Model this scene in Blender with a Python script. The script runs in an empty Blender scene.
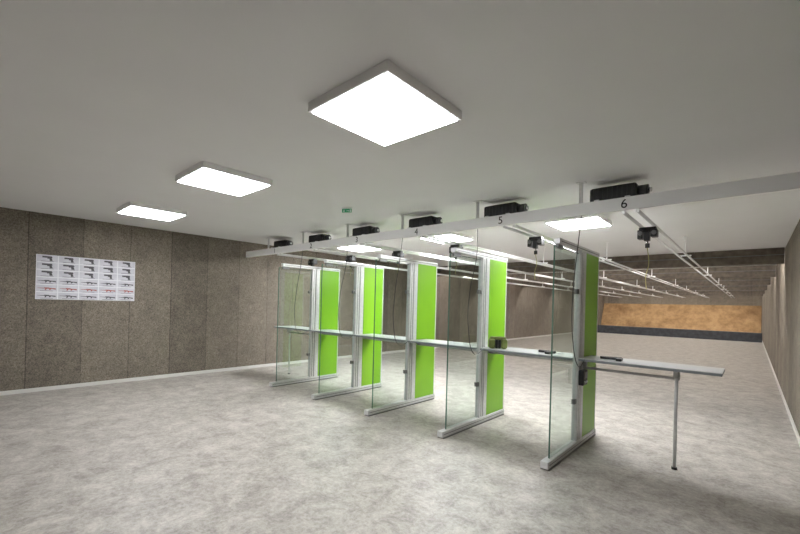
import bpy, bmesh, math, random
from mathutils import Vector, Matrix
random.seed(4)
S=bpy.context.scene
COL=S.collection
H=1.4; CEIL=2.59
XL=-7.7; XR=0.42; YB=-1.3; YF=30.0
DX=[-1.31,-2.42,-3.55,-4.66,-5.82]
LANE=[-0.80,-1.93,-3.06,-4.19,-5.32,-6.45]   # lanes 6..1
# ------------------------------------------------------------ materials
def mat(name,col,rough=0.5,metal=0.0,emit=None,es=0,spec=0.5):
    m=bpy.data.materials.new(name); m.use_nodes=True
    b=m.node_tree.nodes['Principled BSDF']
    b.inputs['Base Color'].default_value=(*col,1); b.inputs['Roughness'].default_value=rough
    b.inputs['Metallic'].default_value=metal
    b.inputs['Specular IOR Level'].default_value=spec
    if emit: b.inputs['Emission Color'].default_value=(*emit,1); b.inputs['Emission Strength'].default_value=es
    return m
def noisy(name,c1,c2,scale,rough=0.5,detail=4,metal=0.0,bump=0.0,lo=.35,hi=.65,spec=.5,nr=.5):
    m=mat(name,c1,rough,metal,spec=spec); nt=m.node_tree; b=nt.nodes['Principled BSDF']
    tc=nt.nodes.new('ShaderNodeTexCoord'); n=nt.nodes.new('ShaderNodeTexNoise')
    n.inputs['Scale'].default_value=scale; n.inputs['Detail'].default_value=detail; n.inputs['Roughness'].default_value=nr
    r=nt.nodes.new('ShaderNodeValToRGB'); r.color_ramp.elements[0].color=(*c1,1); r.color_ramp.elements[1].color=(*c2,1)
    r.color_ramp.elements[0].position=lo; r.color_ramp.elements[1].position=hi
    nt.links.new(tc.outputs['Object'],n.inputs['Vector']); nt.links.new(n.outputs['Fac'],r.inputs['Fac'])
    nt.links.new(r.outputs['Color'],b.inputs['Base Color'])
    if bump:
        bp=nt.nodes.new('ShaderNodeBump'); bp.inputs['Strength'].default_value=bump; bp.inputs['Distance'].default_value=.05
        nt.links.new(n.outputs['Fac'],bp.inputs['Height']); nt.links.new(bp.outputs['Normal'],b.inputs['Normal'])
    return m
def wallmat(name,axis,tint=1.0):
    m=mat(name,(.15,.12,.09),.85,spec=.2); nt=m.node_tree; b=nt.nodes['Principled BSDF']; N=nt.nodes.new; L=nt.links.new
    tc=N('ShaderNodeTexCoord'); sp=N('ShaderNodeSeparateXYZ'); L(tc.outputs['Object'],sp.inputs[0])
    d=N('ShaderNodeMath'); d.operation='MULTIPLY'; d.inputs[1].default_value=1/0.62; L(sp.outputs[axis],d.inputs[0])
    fl=N('ShaderNodeMath'); fl.operation='FLOOR'; L(d.outputs[0],fl.inputs[0])
    fr=N('ShaderNodeMath'); fr.operation='FRACT'; L(d.outputs[0],fr.inputs[0])
    wn=N('ShaderNodeTexWhiteNoise'); wn.noise_dimensions='1D'; L(fl.outputs[0],wn.inputs['W'])
    seam=N('ShaderNodeMath'); seam.operation='LESS_THAN'; seam.inputs[1].default_value=.017; L(fr.outputs[0],seam.inputs[0])
    n1=N('ShaderNodeTexNoise'); n1.inputs['Scale'].default_value=62; n1.inputs['Detail'].default_value=8; n1.inputs['Roughness'].default_value=.82; L(tc.outputs['Object'],n1.inputs['Vector'])
    r=N('ShaderNodeValToRGB'); e=r.color_ramp.elements
    e[0].position=.36; e[0].color=(.072*tint,.060*tint,.047*tint,1); e[1].position=.66; e[1].color=(.32*tint,.278*tint,.228*tint,1)
    L(n1.outputs['Fac'],r.inputs['Fac'])
    n2=N('ShaderNodeTexNoise'); n2.inputs['Scale'].default_value=5; n2.inputs['Detail'].default_value=10; n2.inputs['Roughness'].default_value=.8; L(tc.outputs['Object'],n2.inputs['Vector'])
    a=N('ShaderNodeMath'); a.operation='MULTIPLY_ADD'; a.inputs[1].default_value=.28; a.inputs[2].default_value=.2; L(wn.outputs['Value'],a.inputs[0])
    a2=N('ShaderNodeMath'); a2.operation='MULTIPLY_ADD'; a2.inputs[1].default_value=1.25; L(n2.outputs['Fac'],a2.inputs[0]); L(a.outputs[0],a2.inputs[2])
    a3=N('ShaderNodeMath'); a3.operation='MULTIPLY_ADD'; a3.inputs[1].default_value=-.4; L(seam.outputs[0],a3.inputs[0]); L(a2.outputs[0],a3.inputs[2])
    mx=N('ShaderNodeVectorMath'); mx.operation='SCALE'; L(r.outputs['Color'],mx.inputs[0]); L(a3.outputs[0],mx.inputs['Scale'])
    L(mx.outputs[0],b.inputs['Base Color'])
    bp=N('ShaderNodeBump'); bp.inputs['Strength'].default_value=.15; bp.inputs['Distance'].default_value=.006
    L(n1.outputs['Fac'],bp.inputs['Height']); L(bp.outputs['Normal'],b.inputs['Normal'])
    return m
def floormat():
    m=mat('mottled_vinyl',(.5,.48,.45),.44,spec=.38); nt=m.node_tree; b=nt.nodes['Principled BSDF']; N=nt.nodes.new; L=nt.links.new
    tc=N('ShaderNodeTexCoord')
    n1=N('ShaderNodeTexNoise'); n1.inputs['Scale'].default_value=4.6; n1.inputs['Detail'].default_value=15; n1.inputs['Roughness'].default_value=.82; n1.inputs['Distortion'].default_value=.4
    n2=N('ShaderNodeTexNoise'); n2.inputs['Scale'].default_value=30; n2.inputs['Detail'].default_value=10; n2.inputs['Roughness'].default_value=.82
    L(tc.outputs['Object'],n1.inputs['Vector']); L(tc.outputs['Object'],n2.inputs['Vector'])
    mx=N('ShaderNodeMix'); mx.data_type='FLOAT'; mx.inputs[0].default_value=.40; L(n1.outputs['Fac'],mx.inputs[2]); L(n2.outputs['Fac'],mx.inputs[3])
    r=N('ShaderNodeValToRGB'); e=r.color_ramp.elements
    e[0].position=.41; e[0].color=(.205,.184,.162,1); e[1].position=.59; e[1].color=(.50,.47,.43,1)
    x=e.new(.5); x.color=(.352,.327,.297,1)
    L(mx.outputs[0],r.inputs['Fac']); L(r.outputs['Color'],b.inputs['Base Color'])
    return m
M={}
M['floor']=floormat()
M['ceil']=noisy('painted_ceiling',(.815,.815,.82),(.83,.83,.835),2,.8,spec=.2)
M['wallL']=wallmat('wood_wool_wall_y','Y'); M['wallX']=wallmat('wood_wool_wall_x','X')
M['baffle']=noisy('baffle_wood',(.10,.082,.066),(.17,.14,.11),9,.8,detail=7)
M['alu']=noisy('brushed_aluminium',(.60,.605,.61),(.68,.68,.68),30,.38,metal=.3)
M['alud']=mat('dark_aluminium',(.18,.18,.18),.4,.5)
M['white']=mat('white_enamel',(.93,.93,.93),.4)
M['rail']=mat('polished_rail',(.95,.95,.95),.22,.3)
M['green']=noisy('green_laminate',(.19,.425,.014),(.21,.455,.018),1.5,.38)
M['shelf']=noisy('grey_laminate',(.44,.455,.46),(.51,.52,.525),3,.3)
M['shelfedge']=mat('shelf_edge',(.22,.24,.25),.4)
M['black']=noisy('black_plastic',(.012,.012,.013),(.022,.022,.024),20,.42)
M['steel']=mat('steel_tube',(.62,.62,.62),.25,.8)
M['lamp']=mat('lamp_diffuser',(1,1,1),.5,emit=(.97,.98,1),es=24)
M['lamp2']=mat('lamp_diffuser_range',(1,1,1),.5,emit=(.97,.98,1),es=66)
M['filltube']=mat('fill_tube',(1,1,1),.5,emit=(1,.96,.91),es=105)  # glow of the added fill lights behind the baffles
M['olive']=noisy('olive_plastic',(.12,.145,.03),(.17,.195,.055),12,.6)
M['yellow']=mat('yellow_cord',(.38,.36,.14),.6)
M['skirt']=mat('skirting',(.62,.61,.58),.5)
M['orange']=noisy('sand_timber',(.17,.095,.040),(.38,.24,.115),1.6,.9,detail=15,lo=.36,hi=.64,bump=1.0,nr=.75)
M['rubber']=noisy('black_rubber',(.018,.020,.024),(.035,.038,.045),6,.8)
M['signg']=mat('exit_green',(.03,.30,.13),.4,emit=(.03,.4,.18),es=.08)
M['signw']=mat('sign_white',(.7,.75,.72),.4,emit=(.8,1,.9),es=.1)
M['ink']=mat('black_ink',(.012,.012,.012),.6)
M['paper']=noisy('poster_paper',(.50,.49,.55),(.60,.59,.64),8,.45)
M['paperw']=mat('poster_white',(.74,.74,.77),.45)
M['red']=mat('poster_red',(.35,.10,.09),.5)
M['gun']=mat('poster_gun_grey',(.075,.07,.08),.5)
def glass():
    m=bpy.data.materials.new('clear_glass'); m.use_nodes=True; nt=m.node_tree; nt.nodes.clear(); N=nt.nodes.new
    o=N('ShaderNodeOutputMaterial'); t=N('ShaderNodeBsdfTransparent'); t.inputs[0].default_value=(.895,.935,.915,1)
    g=N('ShaderNodeBsdfGlossy'); g.inputs['Roughness'].default_value=.02; g.inputs['Color'].default_value=(.95,1,.98,1)
    f=N('ShaderNodeLayerWeight'); f.inputs['Blend'].default_value=.5
    p=N('ShaderNodeMath'); p.operation='POWER'; p.inputs[1].default_value=3.5
    q=N('ShaderNodeMath'); q.operation='MULTIPLY_ADD'; q.inputs[1].default_value=.50; q.inputs[2].default_value=.05
    mx=N('ShaderNodeMixShader'); L=nt.links.new
    L(f.outputs['Facing'],p.inputs[0]); L(p.outputs[0],q.inputs[0]); L(q.outputs[0],mx.inputs[0])
    L(t.outputs[0],mx.inputs[1]); L(g.outputs[0],mx.inputs[2]); L(mx.outputs[0],o.inputs[0]); return m
M['glass']=glass(); M['gedge']=mat('glass_edge',(.08,.15,.12),.2)
# ------------------------------------------------------------ geometry helpers
class MB:
    def __init__(s): s.bm=bmesh.new(); s.mats=[]
    def mi(s,k):
        if k not in s.mats: s.mats.append(k)
        return s.mats.index(k)
    def box(s,x0,x1,y0,y1,z0,z1,k,bev=0.0,M4=None):
        b=bmesh.new(); bmesh.ops.create_cube(b,size=1)
        for v in b.verts: v.co=Vector(((x0+x1)/2+v.co.x*(x1-x0),(y0+y1)/2+v.co.y*(y1-y0),(z0+z1)/2+v.co.z*(z1-z0)))
        if bev: bmesh.ops.bevel(b,geom=b.edges[:],offset=bev,segments=2,affect='EDGES',profile=.5)
        s.merge(b,k,M4)
    def cyl(s,p,q,r,k,seg=14,r2=None):
        p=Vector(p);q=Vector(q);d=q-p; b=bmesh.new()
        bmesh.ops.create_cone(b,cap_ends=True,segments=seg,radius1=r,radius2=r if r2 is None else r2,depth=d.length)
        s.merge(b,k,Matrix.Translation((p+q)/2)@d.to_track_quat('Z','Y').to_matrix().to_4x4(),smooth=True)
    def prism(s,pts,y0,y1,k,M4=None):  # pts in x,z
        b=bmesh.new(); v0=[b.verts.new((x,y0,z)) for x,z in pts]; v1=[b.verts.new((x,y1,z)) for x,z in pts]
        n=len(pts); b.faces.new(v0); b.faces.new(v1[::-1])
        for i in range(n): b.faces.new((v0[i],v1[i],v1[(i+1)%n],v0[(i+1)%n]))
        bmesh.ops.recalc_face_normals(b,faces=b.faces[:]); s.merge(b,k,M4)
    def merge(s,b,k,M4=None,smooth=False):
        i=s.mi(k)
        if M4 is not None: bmesh.ops.transform(b,matrix=M4,verts=b.verts[:])
        mp={v:s.bm.verts.new(v.co) for v in b.verts}
        for f in b.faces:
            nf=s.bm.faces.new([mp[v] for v in f.verts]); nf.material_index=i; nf.smooth=smooth and len(f.verts)==4
        b.free()
    def obj(s,name,parent=None,loc=(0,0,0)):
        me=bpy.data.meshes.new(name); s.bm.to_mesh(me); s.bm.free()
        for k in s.mats: me.materials.append(M[k])
        o=bpy.data.objects.new(name,me); COL.objects.link(o); o.location=loc
        if parent: o.parent=parent
        return o
def empty(name,loc):
    o=bpy.data.objects.new(name,None); o.empty_display_size=.1; o.location=loc; COL.objects.link(o); return o
def tag(o,label,cat,group=None):
    o['label']=label; o['category']=cat
    if group: o['group']=group
    return o
def copytree(root,loc):
    n=root.copy(); COL.objects.link(n); n.location=loc
    for c in root.children:
        k=c.copy(); COL.objects.link(k); k.parent=n
        for c2 in c.children:
            k2=c2.copy(); COL.objects.link(k2); k2.parent=k
    return n
def structure(name,x0,x1,y0,y1,z0,z1,k):
    b=MB(); b.box(x0,x1,y0,y1,z0,z1,k); o=b.obj(name); o['kind']='structure'; return o
def curve(name,pts,r,k,parent=None,loc=(0,0,0)):
    c=bpy.data.curves.new(name,'CURVE'); c.dimensions='3D'; c.bevel_depth=r; c.bevel_resolution=2; c.resolution_u=10
    sp=c.splines.new('BEZIER'); sp.bezier_points.add(len(pts)-1)
    for bp_,p in zip(sp.bezier_points,pts): bp_.co=p; bp_.handle_left_type=bp_.handle_right_type='AUTO'
    t=bpy.data.objects.new('tmp',c); COL.objects.link(t)
    dg=bpy.context.evaluated_depsgraph_get(); me=bpy.data.meshes.new_from_object(t.evaluated_get(dg)); bpy.data.objects.remove(t)
    me.materials.clear(); me.materials.append(M[k])
    for p in me.polygons: p.use_smooth=True
    o=bpy.data.objects.new(name,me); COL.objects.link(o); o.location=loc
    if parent: o.parent=parent
    return o
# ------------------------------------------------------------ room
structure('floor',XL-.15,XR+.15,YB-.15,YF+.15,-.1,0,'floor')
structure('ceiling',XL-.15,XR+.15,YB-.15,YF+.15,CEIL,CEIL+.1,'ceil')
structure('wall_left',XL-.15,XL,YB,YF,0,CEIL,'wallL')
structure('wall_right',XR,XR+.15,YB,YF,0,CEIL,'wallL')
structure('wall_back',XL-.15,XR+.15,YF,YF+.15,0,CEIL,'wallX')
structure('wall_front',XL-.15,XR+.15,YB-.15,YB,0,CEIL,'wallX')
structure('baseboard_left',XL,XL+.015,YB,YF,0,.055,'skirt')
structure('baseboard_right',XR-.015,XR,YB,YF,0,.055,'skirt')
# ------------------------------------------------------------ panel lights
def panel(loc,lamp='lamp'):
    w=.328; t=.055
    r=empty('ceiling_panel_light',loc)
    b=MB(); b.box(-w,w,-w,w,-.012,0,'white')
    for a in ((-w,w,-w,-w+.02),(-w,w,w-.02,w),(-w,-w+.02,-w+.02,w-.02),(w-.02,w,-w+.02,w-.02)): b.box(a[0],a[1],a[2],a[3],-t,-.012,'white')
    b.obj('frame',r)
    b=MB(); b.box(-w+.02,w-.02,-w+.02,w-.02,-t-.006,-.03,lamp); o=b.obj('diffuser',r); o['label']='glowing white diffuser'
    return tag(r,'square white surface-mounted LED panel glowing on the ceiling','ceiling light','ceiling panel lights')
P0=panel((-1.67,1.69,CEIL))
for x,y in ((-3.86,1.69),(-6.07,1.7)): copytree(P0,(x,y,CEIL))
P1=panel((-1.75,5.5,CEIL),'lamp2')
for x,y in ((-3.9,5.5),(-6.1,5.5)): copytree(P1,(x,y,CEIL))
# ------------------------------------------------------------ dividers
Y0,YP,YG,Y1=3.38,4.13,4.30,4.76
TOP=2.03
def divider(x):
    r=empty('booth_divider',(x,Y0,0))
    L=Y1-Y0; p0=YP-Y0; p1=YG-Y0
    b=MB(); b.box(-.035,.035,0,L,.012,.075,'alu',.006); b.box(-.04,.04,.02,L-.02,0,.012,'alud'); b.box(.035,.037,.03,L-.03,.04,.046,'alud'); b.obj('base_rail',r)
    b=MB(); b.box(-.03,.03,p0,p0+.07,.075,TOP-.05,'alu',.005); b.box(.0296,.0306,p0+.03,p0+.04,.09,TOP-.06,'alud')
    b.obj('post',r)
    b=MB(); b.box(-.03,.03,p0+.085,p1-.004,.075,TOP-.05,'alu',.005); b.box(-.02,.02,p0+.07,p0+.085,.075,TOP-.05,'alud'); b.obj('post',r)
    b=MB(); b.box(-.026,.026,p1,L-.03,.075,TOP-.05,'green',.003); o=b.obj('side_panel',r); o['label']='bright lime green panel'
    b=MB(); b.box(-.028,.028,L-.03,L-.01,.075,TOP-.05,'alu',.003); b.obj('end_post',r)
    b=MB(); b.box(-.03,.03,.16,L-.005,TOP-.05,TOP,'alu',.005); b.box(.0296,.0306,.2,L-.03,TOP-.03,TOP-.022,'alud'); b.obj('top_rail',r)
    b=MB(); b.box(-.005,.005,.112,p0,.075,TOP-.075,'glass'); b.box(-.0055,.0055,.104,.112,.075,TOP-.075,'gedge'); b.box(-.0055,.0055,.106,p0,TOP-.075,TOP-.07,'gedge')
    o=b.obj('glass_panel',r); o['label']='clear greenish safety glass'
    for z in (.45,1.55):
        b=MB(); b.box(-.018,.018,p0-.05,p0,z,z+.05,'alud',.004); b.obj('glass_clamp',r)
    b=MB(); b.box(-.012,.012,.17,.30,TOP-.09,TOP-.05,'alud',.004); b.obj('glass_clamp',r)
    return tag(r,'shooting booth divider with lime green panel, aluminium posts and glass','booth divider','booth dividers')
D0=divider(DX[0])
for x in DX[1:]: copytree(D0,(x,Y0,0))
# ------------------------------------------------------------ benches
SY0,SY1,SZ=4.10,4.52,.91
def bench(xc,w,leg=False):
    r=empty('shooting_bench',(xc,SY0,0))
    b=MB(); b.box(-w/2,w/2,0,SY1-SY0,SZ-.005,SZ,'shelf'); b.box(-w/2,w/2,0,SY1-SY0,SZ-.026,SZ-.005,'shelfedge',.003); b.obj('bench_top',r)
    b=MB()
    b.box(-w/2,w/2-(.30 if leg else 0),.165 if leg else .2,.195 if leg else .23,SZ-(.12 if leg else .075),SZ-(.095 if leg else .026),'alu',.003)
    if leg: b.box(-w/2,-w/2+.03,.165,.195,SZ-.095,SZ-.026,'alu')
    b.obj('support_rail',r)
    if leg:
        lx=w/2-.32
        b=MB(); b.cyl((lx,.15,0.01),(lx,.15,SZ-.026),.014,'alu'); b.cyl((lx,.15,0),(lx,.15,.02),.022,'black'); b.box(lx-.02,lx+.02,.10,.215,SZ-.095,SZ-.026,'alu',.003); b.obj('leg',r)
    return r
b6=bench(DX[0]+.033+.555,1.11,True); tag(b6,'grey folding bench with slim metal leg beside the end divider','bench','shooting benches')
for a,c in zip(DX[:-1],DX[1:]):
    o=bench((a+c)/2,a-c-.066); tag(o,'narrow grey bench shelf fixed between two green dividers','bench','shooting benches')
b1=copytree(b6,(DX[-1]-.033-.555,SY0,0))
for c in b1.children:
    c.scale=(-1,1,1)
tag(b1,'grey folding bench with slim metal leg beside brown wall','bench','shooting benches')
# ------------------------------------------------------------ overhead beam
BY=3.85; BZ0,BZ1=2.275,2.39
r=empty('overhead_beam',(XL,BY,BZ0))
b=MB(); b.box(0,XR-XL,0,.05,0,BZ1-BZ0,'white',.004); b.obj('beam_profile',r)
for n,x,sh in zip('654321',LANE,(.05,.10,.14,.14,.14,.14)):
    c=bpy.data.curves.new('t','FONT'); c.body=n; c.size=.112; c.extrude=.001; c.align_x='CENTER'; c.align_y='CENTER'
    t=bpy.data.objects.new('t',c); COL.objects.link(t); bpy.context.view_layer.update(); dg=bpy.context.evaluated_depsgraph_get()
    me=bpy.data.meshes.new_from_object(t.evaluated_get(dg)); bpy.data.objects.remove(t)
    me.materials.clear(); me.materials.append(M['ink'])
    for p in me.polygons: p.material_index=0
    zc=(max(v.co.y for v in me.vertices)+min(v.co.y for v in me.vertices))/2
    for v in me.vertices: v.co.y-=zc
    o=bpy.data.objects.new('lane_number',me); COL.objects.link(o); o.parent=r
    o.rotation_euler=(math.pi/2,0,0); o.location=(x-sh-XL,-.003,(BZ1-BZ0)/2); o['label']='black lane number '+n
tag(r,'long white beam carrying lane numbers across the booths','beam')
def strut(loc):
    b=MB(); b.box(-.015,.015,-.012,.012,0,CEIL-BZ1-.006,'alu',.002); b.box(-.04,.04,-.03,.03,CEIL-BZ1-.006,CEIL-BZ1,'alu')
    o=b.obj('beam_hanger',loc=loc); return tag(o,'short aluminium strut holding beam to the ceiling','bracket','beam hangers')
s0=strut((DX[0]+.09,BY+.025,BZ1))
for x in DX[1:]+[DX[-1]-1.13]: copytree(s0,(x+.09,BY+.025,BZ1))
# ------------------------------------------------------------ motors
def motor(loc):
    r=empty('target_motor',loc)
    b=MB(); b.box(-.27,.12,-.07,.09,.012,.15,'black',.022)
    for i in range(9): b.box(-.24+i*.04,-.232+i*.04,-.075,.095,.03,.14,'black')
    b.obj('housing',r)
    b=MB(); b.cyl((.12,.01,.08),(.20,.01,.08),.05,'black',18); b.cyl((.20,.01,.08),(.225,.01,.08),.02,'steel'); b.obj('drum',r)
    for x in (-.2,.05):
        b=MB(); b.box(x,x+.04,-.16,.12,0,.012,'alu'); b.obj('mounting_bracket',r)
    return tag(r,'black ribbed target carrier motor resting on the overhead beam','motor','target motors')
m0=motor((LANE[0]-.10,BY+.17,BZ1))
for x in LANE[1:]: copytree(m0,(x-.10,BY+.17,BZ1))
# ------------------------------------------------------------ rails
RZ=BZ0-.018
def rail(x):
    r=empty('target_rail',(x,BY,RZ))
    for dx in (-.055,.055):
        b=MB(); b.cyl((dx,-.0,0),(dx,25.2,0),.015,'rail',12); b.obj('rail_tube',r)
    return tag(r,'pair of long pale overhead rails for a target carrier','rail','target rails')
r0=rail(LANE[0])
for x in LANE[1:]: copytree(r0,(x,BY,RZ))
def hanger(loc):
    b=MB(); b.box(-.08,.08,-.010,.010,.019,.038,'white',.003)
    b.box(-.007,.007,-.007,.007,.038,CEIL-RZ,'white'); b.box(-.03,.03,-.02,.02,CEIL-RZ-.006,CEIL-RZ,'white')
    for dx in (-.055,.055): b.box(dx-.012,dx+.012,-.02,.02,.012,.024,'white')
    o=b.obj('rail_hanger',loc=loc); return tag(o,'white bracket hanging a target rail from the ceiling','bracket','rail hangers')
h0=hanger((LANE[0],7.6,RZ))
for y in (7.6,11.8,16.0,19.0,22.4,26.0):
    for x in LANE:
        if y==7.6 and x==LANE[0]: continue
        copytree(h0,(x,y,RZ))
def carrier(loc):
    r=empty('target_carrier',loc)
    b=MB(); b.box(-.075,.075,-.04,.04,-.065,-.0145,'black',.006); b.box(-.085,-.04,-.05,.05,-.13,-.04,'black',.006); b.box(.03,.085,-.05,.05,-.115,-.04,'black',.006)
    b.box(-.03,.02,-.03,.03,-.15,-.06,'black',.005); b.obj('carriage',r)
    for x in (-.06,.06):
        b=MB(); b.cyl((x,-.058,-.075),(x,-.048,-.075),.022,'alud'); b.obj('wheel',r)
    b=MB(); b.cyl((0,0,-.15),(0,0,-.18),.008,'steel'); b.box(-.02,.02,-.006,.006,-.22,-.175,'black',.003); b.obj('clip',r)
    return r
CY=[4.62,4.55,4.55,4.6,4.6,4.6]
CAR=[]
for i,x in enumerate(LANE):
    c=carrier((x,CY[i],RZ)) if i==0 else copytree(c0,(x,CY[i],RZ))
    if i==0: c0=c
    CAR.append(c)
    tag(c,'black target carrier riding under its pair of rails','target carrier','target carriers')
for c,l in zip(CAR,(.42,.3,.2,.15,.15,.15)):
    pts=[(0,0,-.218),(.015,0,-l*.4-.218),(-.01,.01,-l*.7-.218),(0,0,-l-.218)]
    o=curve('cord',pts,.004,'yellow',c); o['label']='thin yellowish dangling cord'
def cable(x,dx,k):
    z=BZ0
    pts=[(0,0,z),(.015*k,-.03,z-.3),(-.03,-.09,z-.75),(-.01,-.12,z-1.15),(.02,-.05,z-1.40),(.01,.18,.93-.02)]
    o=curve('hanging_cable',pts,.004,'black',loc=(x+dx,BY+.02,0)); return tag(o,'thin black control cable drooping from beam beside the glass','cable','hanging cables')
for i,x in enumerate(DX): cable(x,.10,1 if i%2 else -1)
def cbox(loc):
    r=empty('control_box',loc)
    b=MB(); b.box(0,.05,0,.13,0,.15,'black',.008); b.obj('housing',r)
    b=MB(); b.box(.0501,.056,.02,.11,.07,.13,'alud',.002); b.obj('display',r)
    for i in range(3):
        b=MB(); b.cyl((.05,.03+.035*i,.035),(.058,.03+.035*i,.035),.01,'alu'); b.obj('button',r)
    return tag(r,'small black lane control box mounted on divider post','control box')
cbox((DX[0]+.0325,4.12,.64))
# ------------------------------------------------------------ items
def muffs(loc):
    r=empty('ear_defenders',loc)
    for sx in (-1,1):
        b=MB(); b.box(sx*.07-.036,sx*.07+.036,-.06,.06,0,.115,'olive',.024); b.obj('ear_cup',r)
        b=MB(); b.box(sx*.017-.016,sx*.017+.016,-.045,.045,.004,.105,'black',.008); b.obj('cushion',r)
    b=MB(); b.box(-.09,.09,-.04,.04,.10,.14,'olive',.016); b.obj('headband',r)
    r.rotation_euler=(0,0,.6); return tag(r,'dull olive folded ear defenders standing on the bench shelf','ear defenders')
muffs((DX[1]+.19,4.24,SZ))
def pistol(loc,rot):
    r=empty('pistol',loc)
    b=MB(); b.box(-.10,.09,.105,.135,.0,.026,'black',.004); b.box(-.09,.05,.085,.107,.003,.023,'black',.003)
    for i in range(4): b.box(.06+i*.008,.063+i*.008,.108,.132,.0255,.0275,'alud')
    b.obj('slide',r)
    b=MB(); b.box(.035,.085,-.01,.10,.0,.026,'black',.006,Matrix.Rotation(-.16,4,'Z')); b.obj('grip',r)
    pts=[(.04,.085,.013),(.03,.06,.013),(.0,.055,.013),(-.015,.085,.013)]
    curve('trigger_guard',pts,.003,'black',r)
    r.rotation_euler=(0,0,rot); return tag(r,'black pistol lying flat on the grey bench','pistol','pistols on benches')
pistol((-1.0,4.2,SZ),.25); pistol((-1.68,4.2,SZ),-.1)
# ------------------------------------------------------------ exit sign
r=empty('emergency_sign',(-3.8,3.2,CEIL)); r.rotation_euler=(0,0,math.radians(30))
b=MB(); b.box(-.07,.07,-.02,.02,-.012,0,'white',.003); b.obj('mount',r)
b=MB(); b.box(-.062,.062,-.005,.005,-.058,-.012,'signg',.002); b.obj('sign_plate',r)
b=MB()
for p in ([(-.06,-.045),(-.05,-.045),(-.05,-.035),(-.06,-.035)],[(-.065,-.07),(-.045,-.05),(-.035,-.055),(-.05,-.08)],[(-.05,-.08),(-.035,-.10),(-.045,-.103),(-.06,-.08)],[(-.055,-.075),(-.075,-.098),(-.067,-.102),(-.05,-.083)],
          [(-.005,-.065),(.03,-.065),(.03,-.055),(.05,-.07),(.03,-.085),(.03,-.075),(-.005,-.075)],[(.058,-.04),(.078,-.04),(.078,-.1),(.058,-.1)]):
    b.prism([(x*.7,z*.53) for x,z in p],-.0065,-.005,'signw')
b.obj('pictogram',r)
tag(r,'small green emergency exit sign fixed to the ceiling','exit sign')
# ------------------------------------------------------------ poster
PY0,PY1,PZ0,PZ1=.71,1.93,1.34,1.99
W=PY1-PY0; Hh=PZ1-PZ0
r=empty('firearm_poster',(XL,PY0,PZ0))
RM=Matrix.Rotation(math.pi/2,4,'Z')
b=MB(); b.box(0,.008,0,W,0,Hh,'paperw'); b.obj('sheet',r)
b=MB()
pist=[(0,.62),(.02,.95),(.9,.95),(1,.62),(.9,.6),(1.0,.02),(.72,0),(.68,.45),(.5,.42),(.48,.6)]
rifl=[(0,.58),(0,.66),(.35,.68),(.36,.8),(.62,.8),(.64,.7),(1,.62),(1,.25),(.75,.45),(.7,.15),(.63,.15),(.64,.45),(.5,.45),(.46,.1),(.38,.12),(.42,.5),(.3,.5)]
rows=6; cols=5
for j in range(rows):
    for i in range(cols):
        cw=W/cols; ch=Hh/rows; x=i*cw; z=Hh-(j+1)*ch
        b.prism([(x+.006,z+.006),(x+cw-.006,z+.006),(x+cw-.006,z+ch-.006),(x+.006,z+ch-.006)],-.0088,-.008,'paper',RM)
        long_=(j>=3)
        sh=rifl if long_ else pist
        if long_: gw,gh=cw*.82,ch*.5
        else: gw,gh=cw*.52*random.uniform(.85,1.1),ch*.66
        gx=x+(cw-gw)/2; gz=z+ch*.2
        kk='red' if j==4 else 'gun'
        b.prism([(gx+a*gw,gz+c*gh) for a,c in sh],-.0096,-.0088,kk,RM)
        b.prism([(x+.05,z+.012),(x+cw-.05,z+.012),(x+cw-.05,z+.017),(x+.05,z+.017)],-.0094,-.0088,'gun',RM)
b.obj('printed_pictures',r)
tag(r,'pale poster with rows of printed firearm pictures on brown wall','poster')
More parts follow.
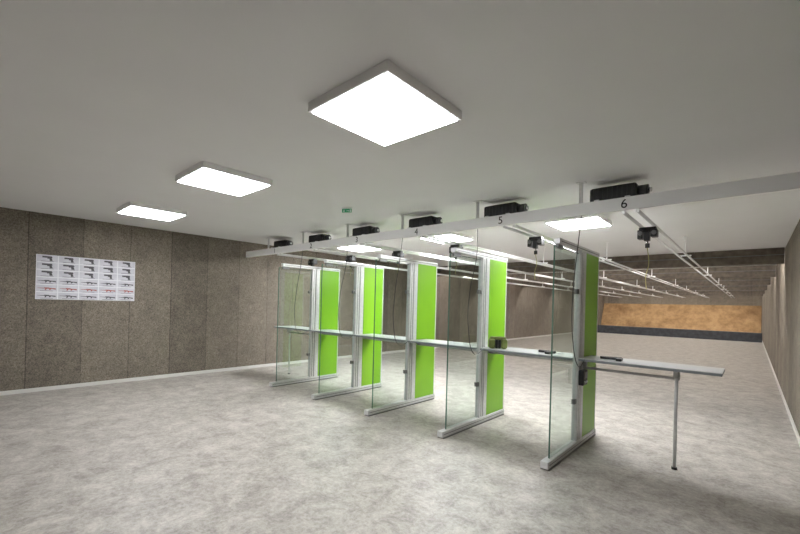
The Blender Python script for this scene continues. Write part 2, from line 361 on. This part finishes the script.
# ------------------------------------------------------------ range end
BAF=(9.8,13.2,16.8,20.4,24.2,27.2)
for y in BAF:
    b=MB(); b.box(XL+.01,XR-.01,-.09,.09,.0,CEIL-2.31,'baffle',.006); b.box(XL+.01,XR-.01,-.11,-.09,.0,.05,'baffle'); b.box(XL+.01,XR-.01,-.105,-.09,.15,.16,'alud')
    o=b.obj('ceiling_baffle',loc=(0,y,2.31)); tag(o,'dark brown timber bullet baffle hanging across the ceiling','baffle','ceiling baffles')
def fill_lamp(loc):  # added lamps, out of view behind the baffles, to brighten the range
    r=empty('range_fill_light',loc)
    b=MB(); b.box(-.6,.6,-.035,.035,-.035,0,'white',.004); b.obj('housing',r)
    b=MB(); b.cyl((-.58,0,-.05),(.58,0,-.05),.016,'filltube'); b.obj('fill_tube',r)
    return tag(r,'added fill light on the range ceiling, unseen behind a baffle','ceiling light','range fill lights')
q=None
for y in BAF:
    for x in (-6.6,-4.9,-3.3,-1.6,-.3):
        if q is None: q=fill_lamp((x,y+.3,CEIL))
        else: copytree(q,(x,y+.3,CEIL))
b=MB(); b.box(XL+.02,XR-.02,0,.3,0,.46,'rubber',.02)
for i in range(9): b.box(XL+.02+i*.9,XL+.03+i*.9,-.006,0,0.02,.44,'rubber')
o=b.obj('rubber_barrier',loc=(0,26.0,0)); tag(o,'low black rubber barrier before the bullet trap','barrier')
b=MB()
bb=bmesh.new(); vs=[bb.verts.new(v) for v in ((XL+.02,29.0,.0),(XR-.02,29.0,.0),(XR-.02,29.9,1.85),(XL+.02,29.9,1.85),(XL+.02,29.98,.0),(XR-.02,29.98,.0),(XR-.02,29.98,1.85),(XL+.02,29.98,1.85))]
for f in ((0,1,2,3),(5,4,7,6),(3,2,6,7),(0,4,5,1),(0,3,7,4),(1,5,6,2)): bb.faces.new([vs[i] for i in f])
bmesh.ops.recalc_face_normals(bb,faces=bb.faces[:])
b.merge(bb,'orange'); o=b.obj('bullet_trap'); tag(o,'sandy orange sloping bullet trap at the range end','bullet trap')
# ------------------------------------------------------------ camera/world
w=bpy.data.worlds.new('w'); S.world=w; w.use_nodes=True
w.node_tree.nodes['Background'].inputs[0].default_value=(.8,.85,1,1); w.node_tree.nodes['Background'].inputs[1].default_value=.05
cd=bpy.data.cameras.new('cam'); cd.sensor_width=36; cd.lens=393/800*36; cd.shift_y=37.4/800; cd.clip_start=.02
cam=bpy.data.objects.new('cam',cd); COL.objects.link(cam); S.camera=cam
cam.matrix_world=Matrix.Translation((0,0,H))@Matrix.Rotation(math.radians(41.85),4,'Z')@Matrix.Rotation(math.pi/2,4,'X')@Matrix.Rotation(math.radians(1.5),4,'Z')
S.view_settings.view_transform='Standard'
S.view_settings.exposure=0.58
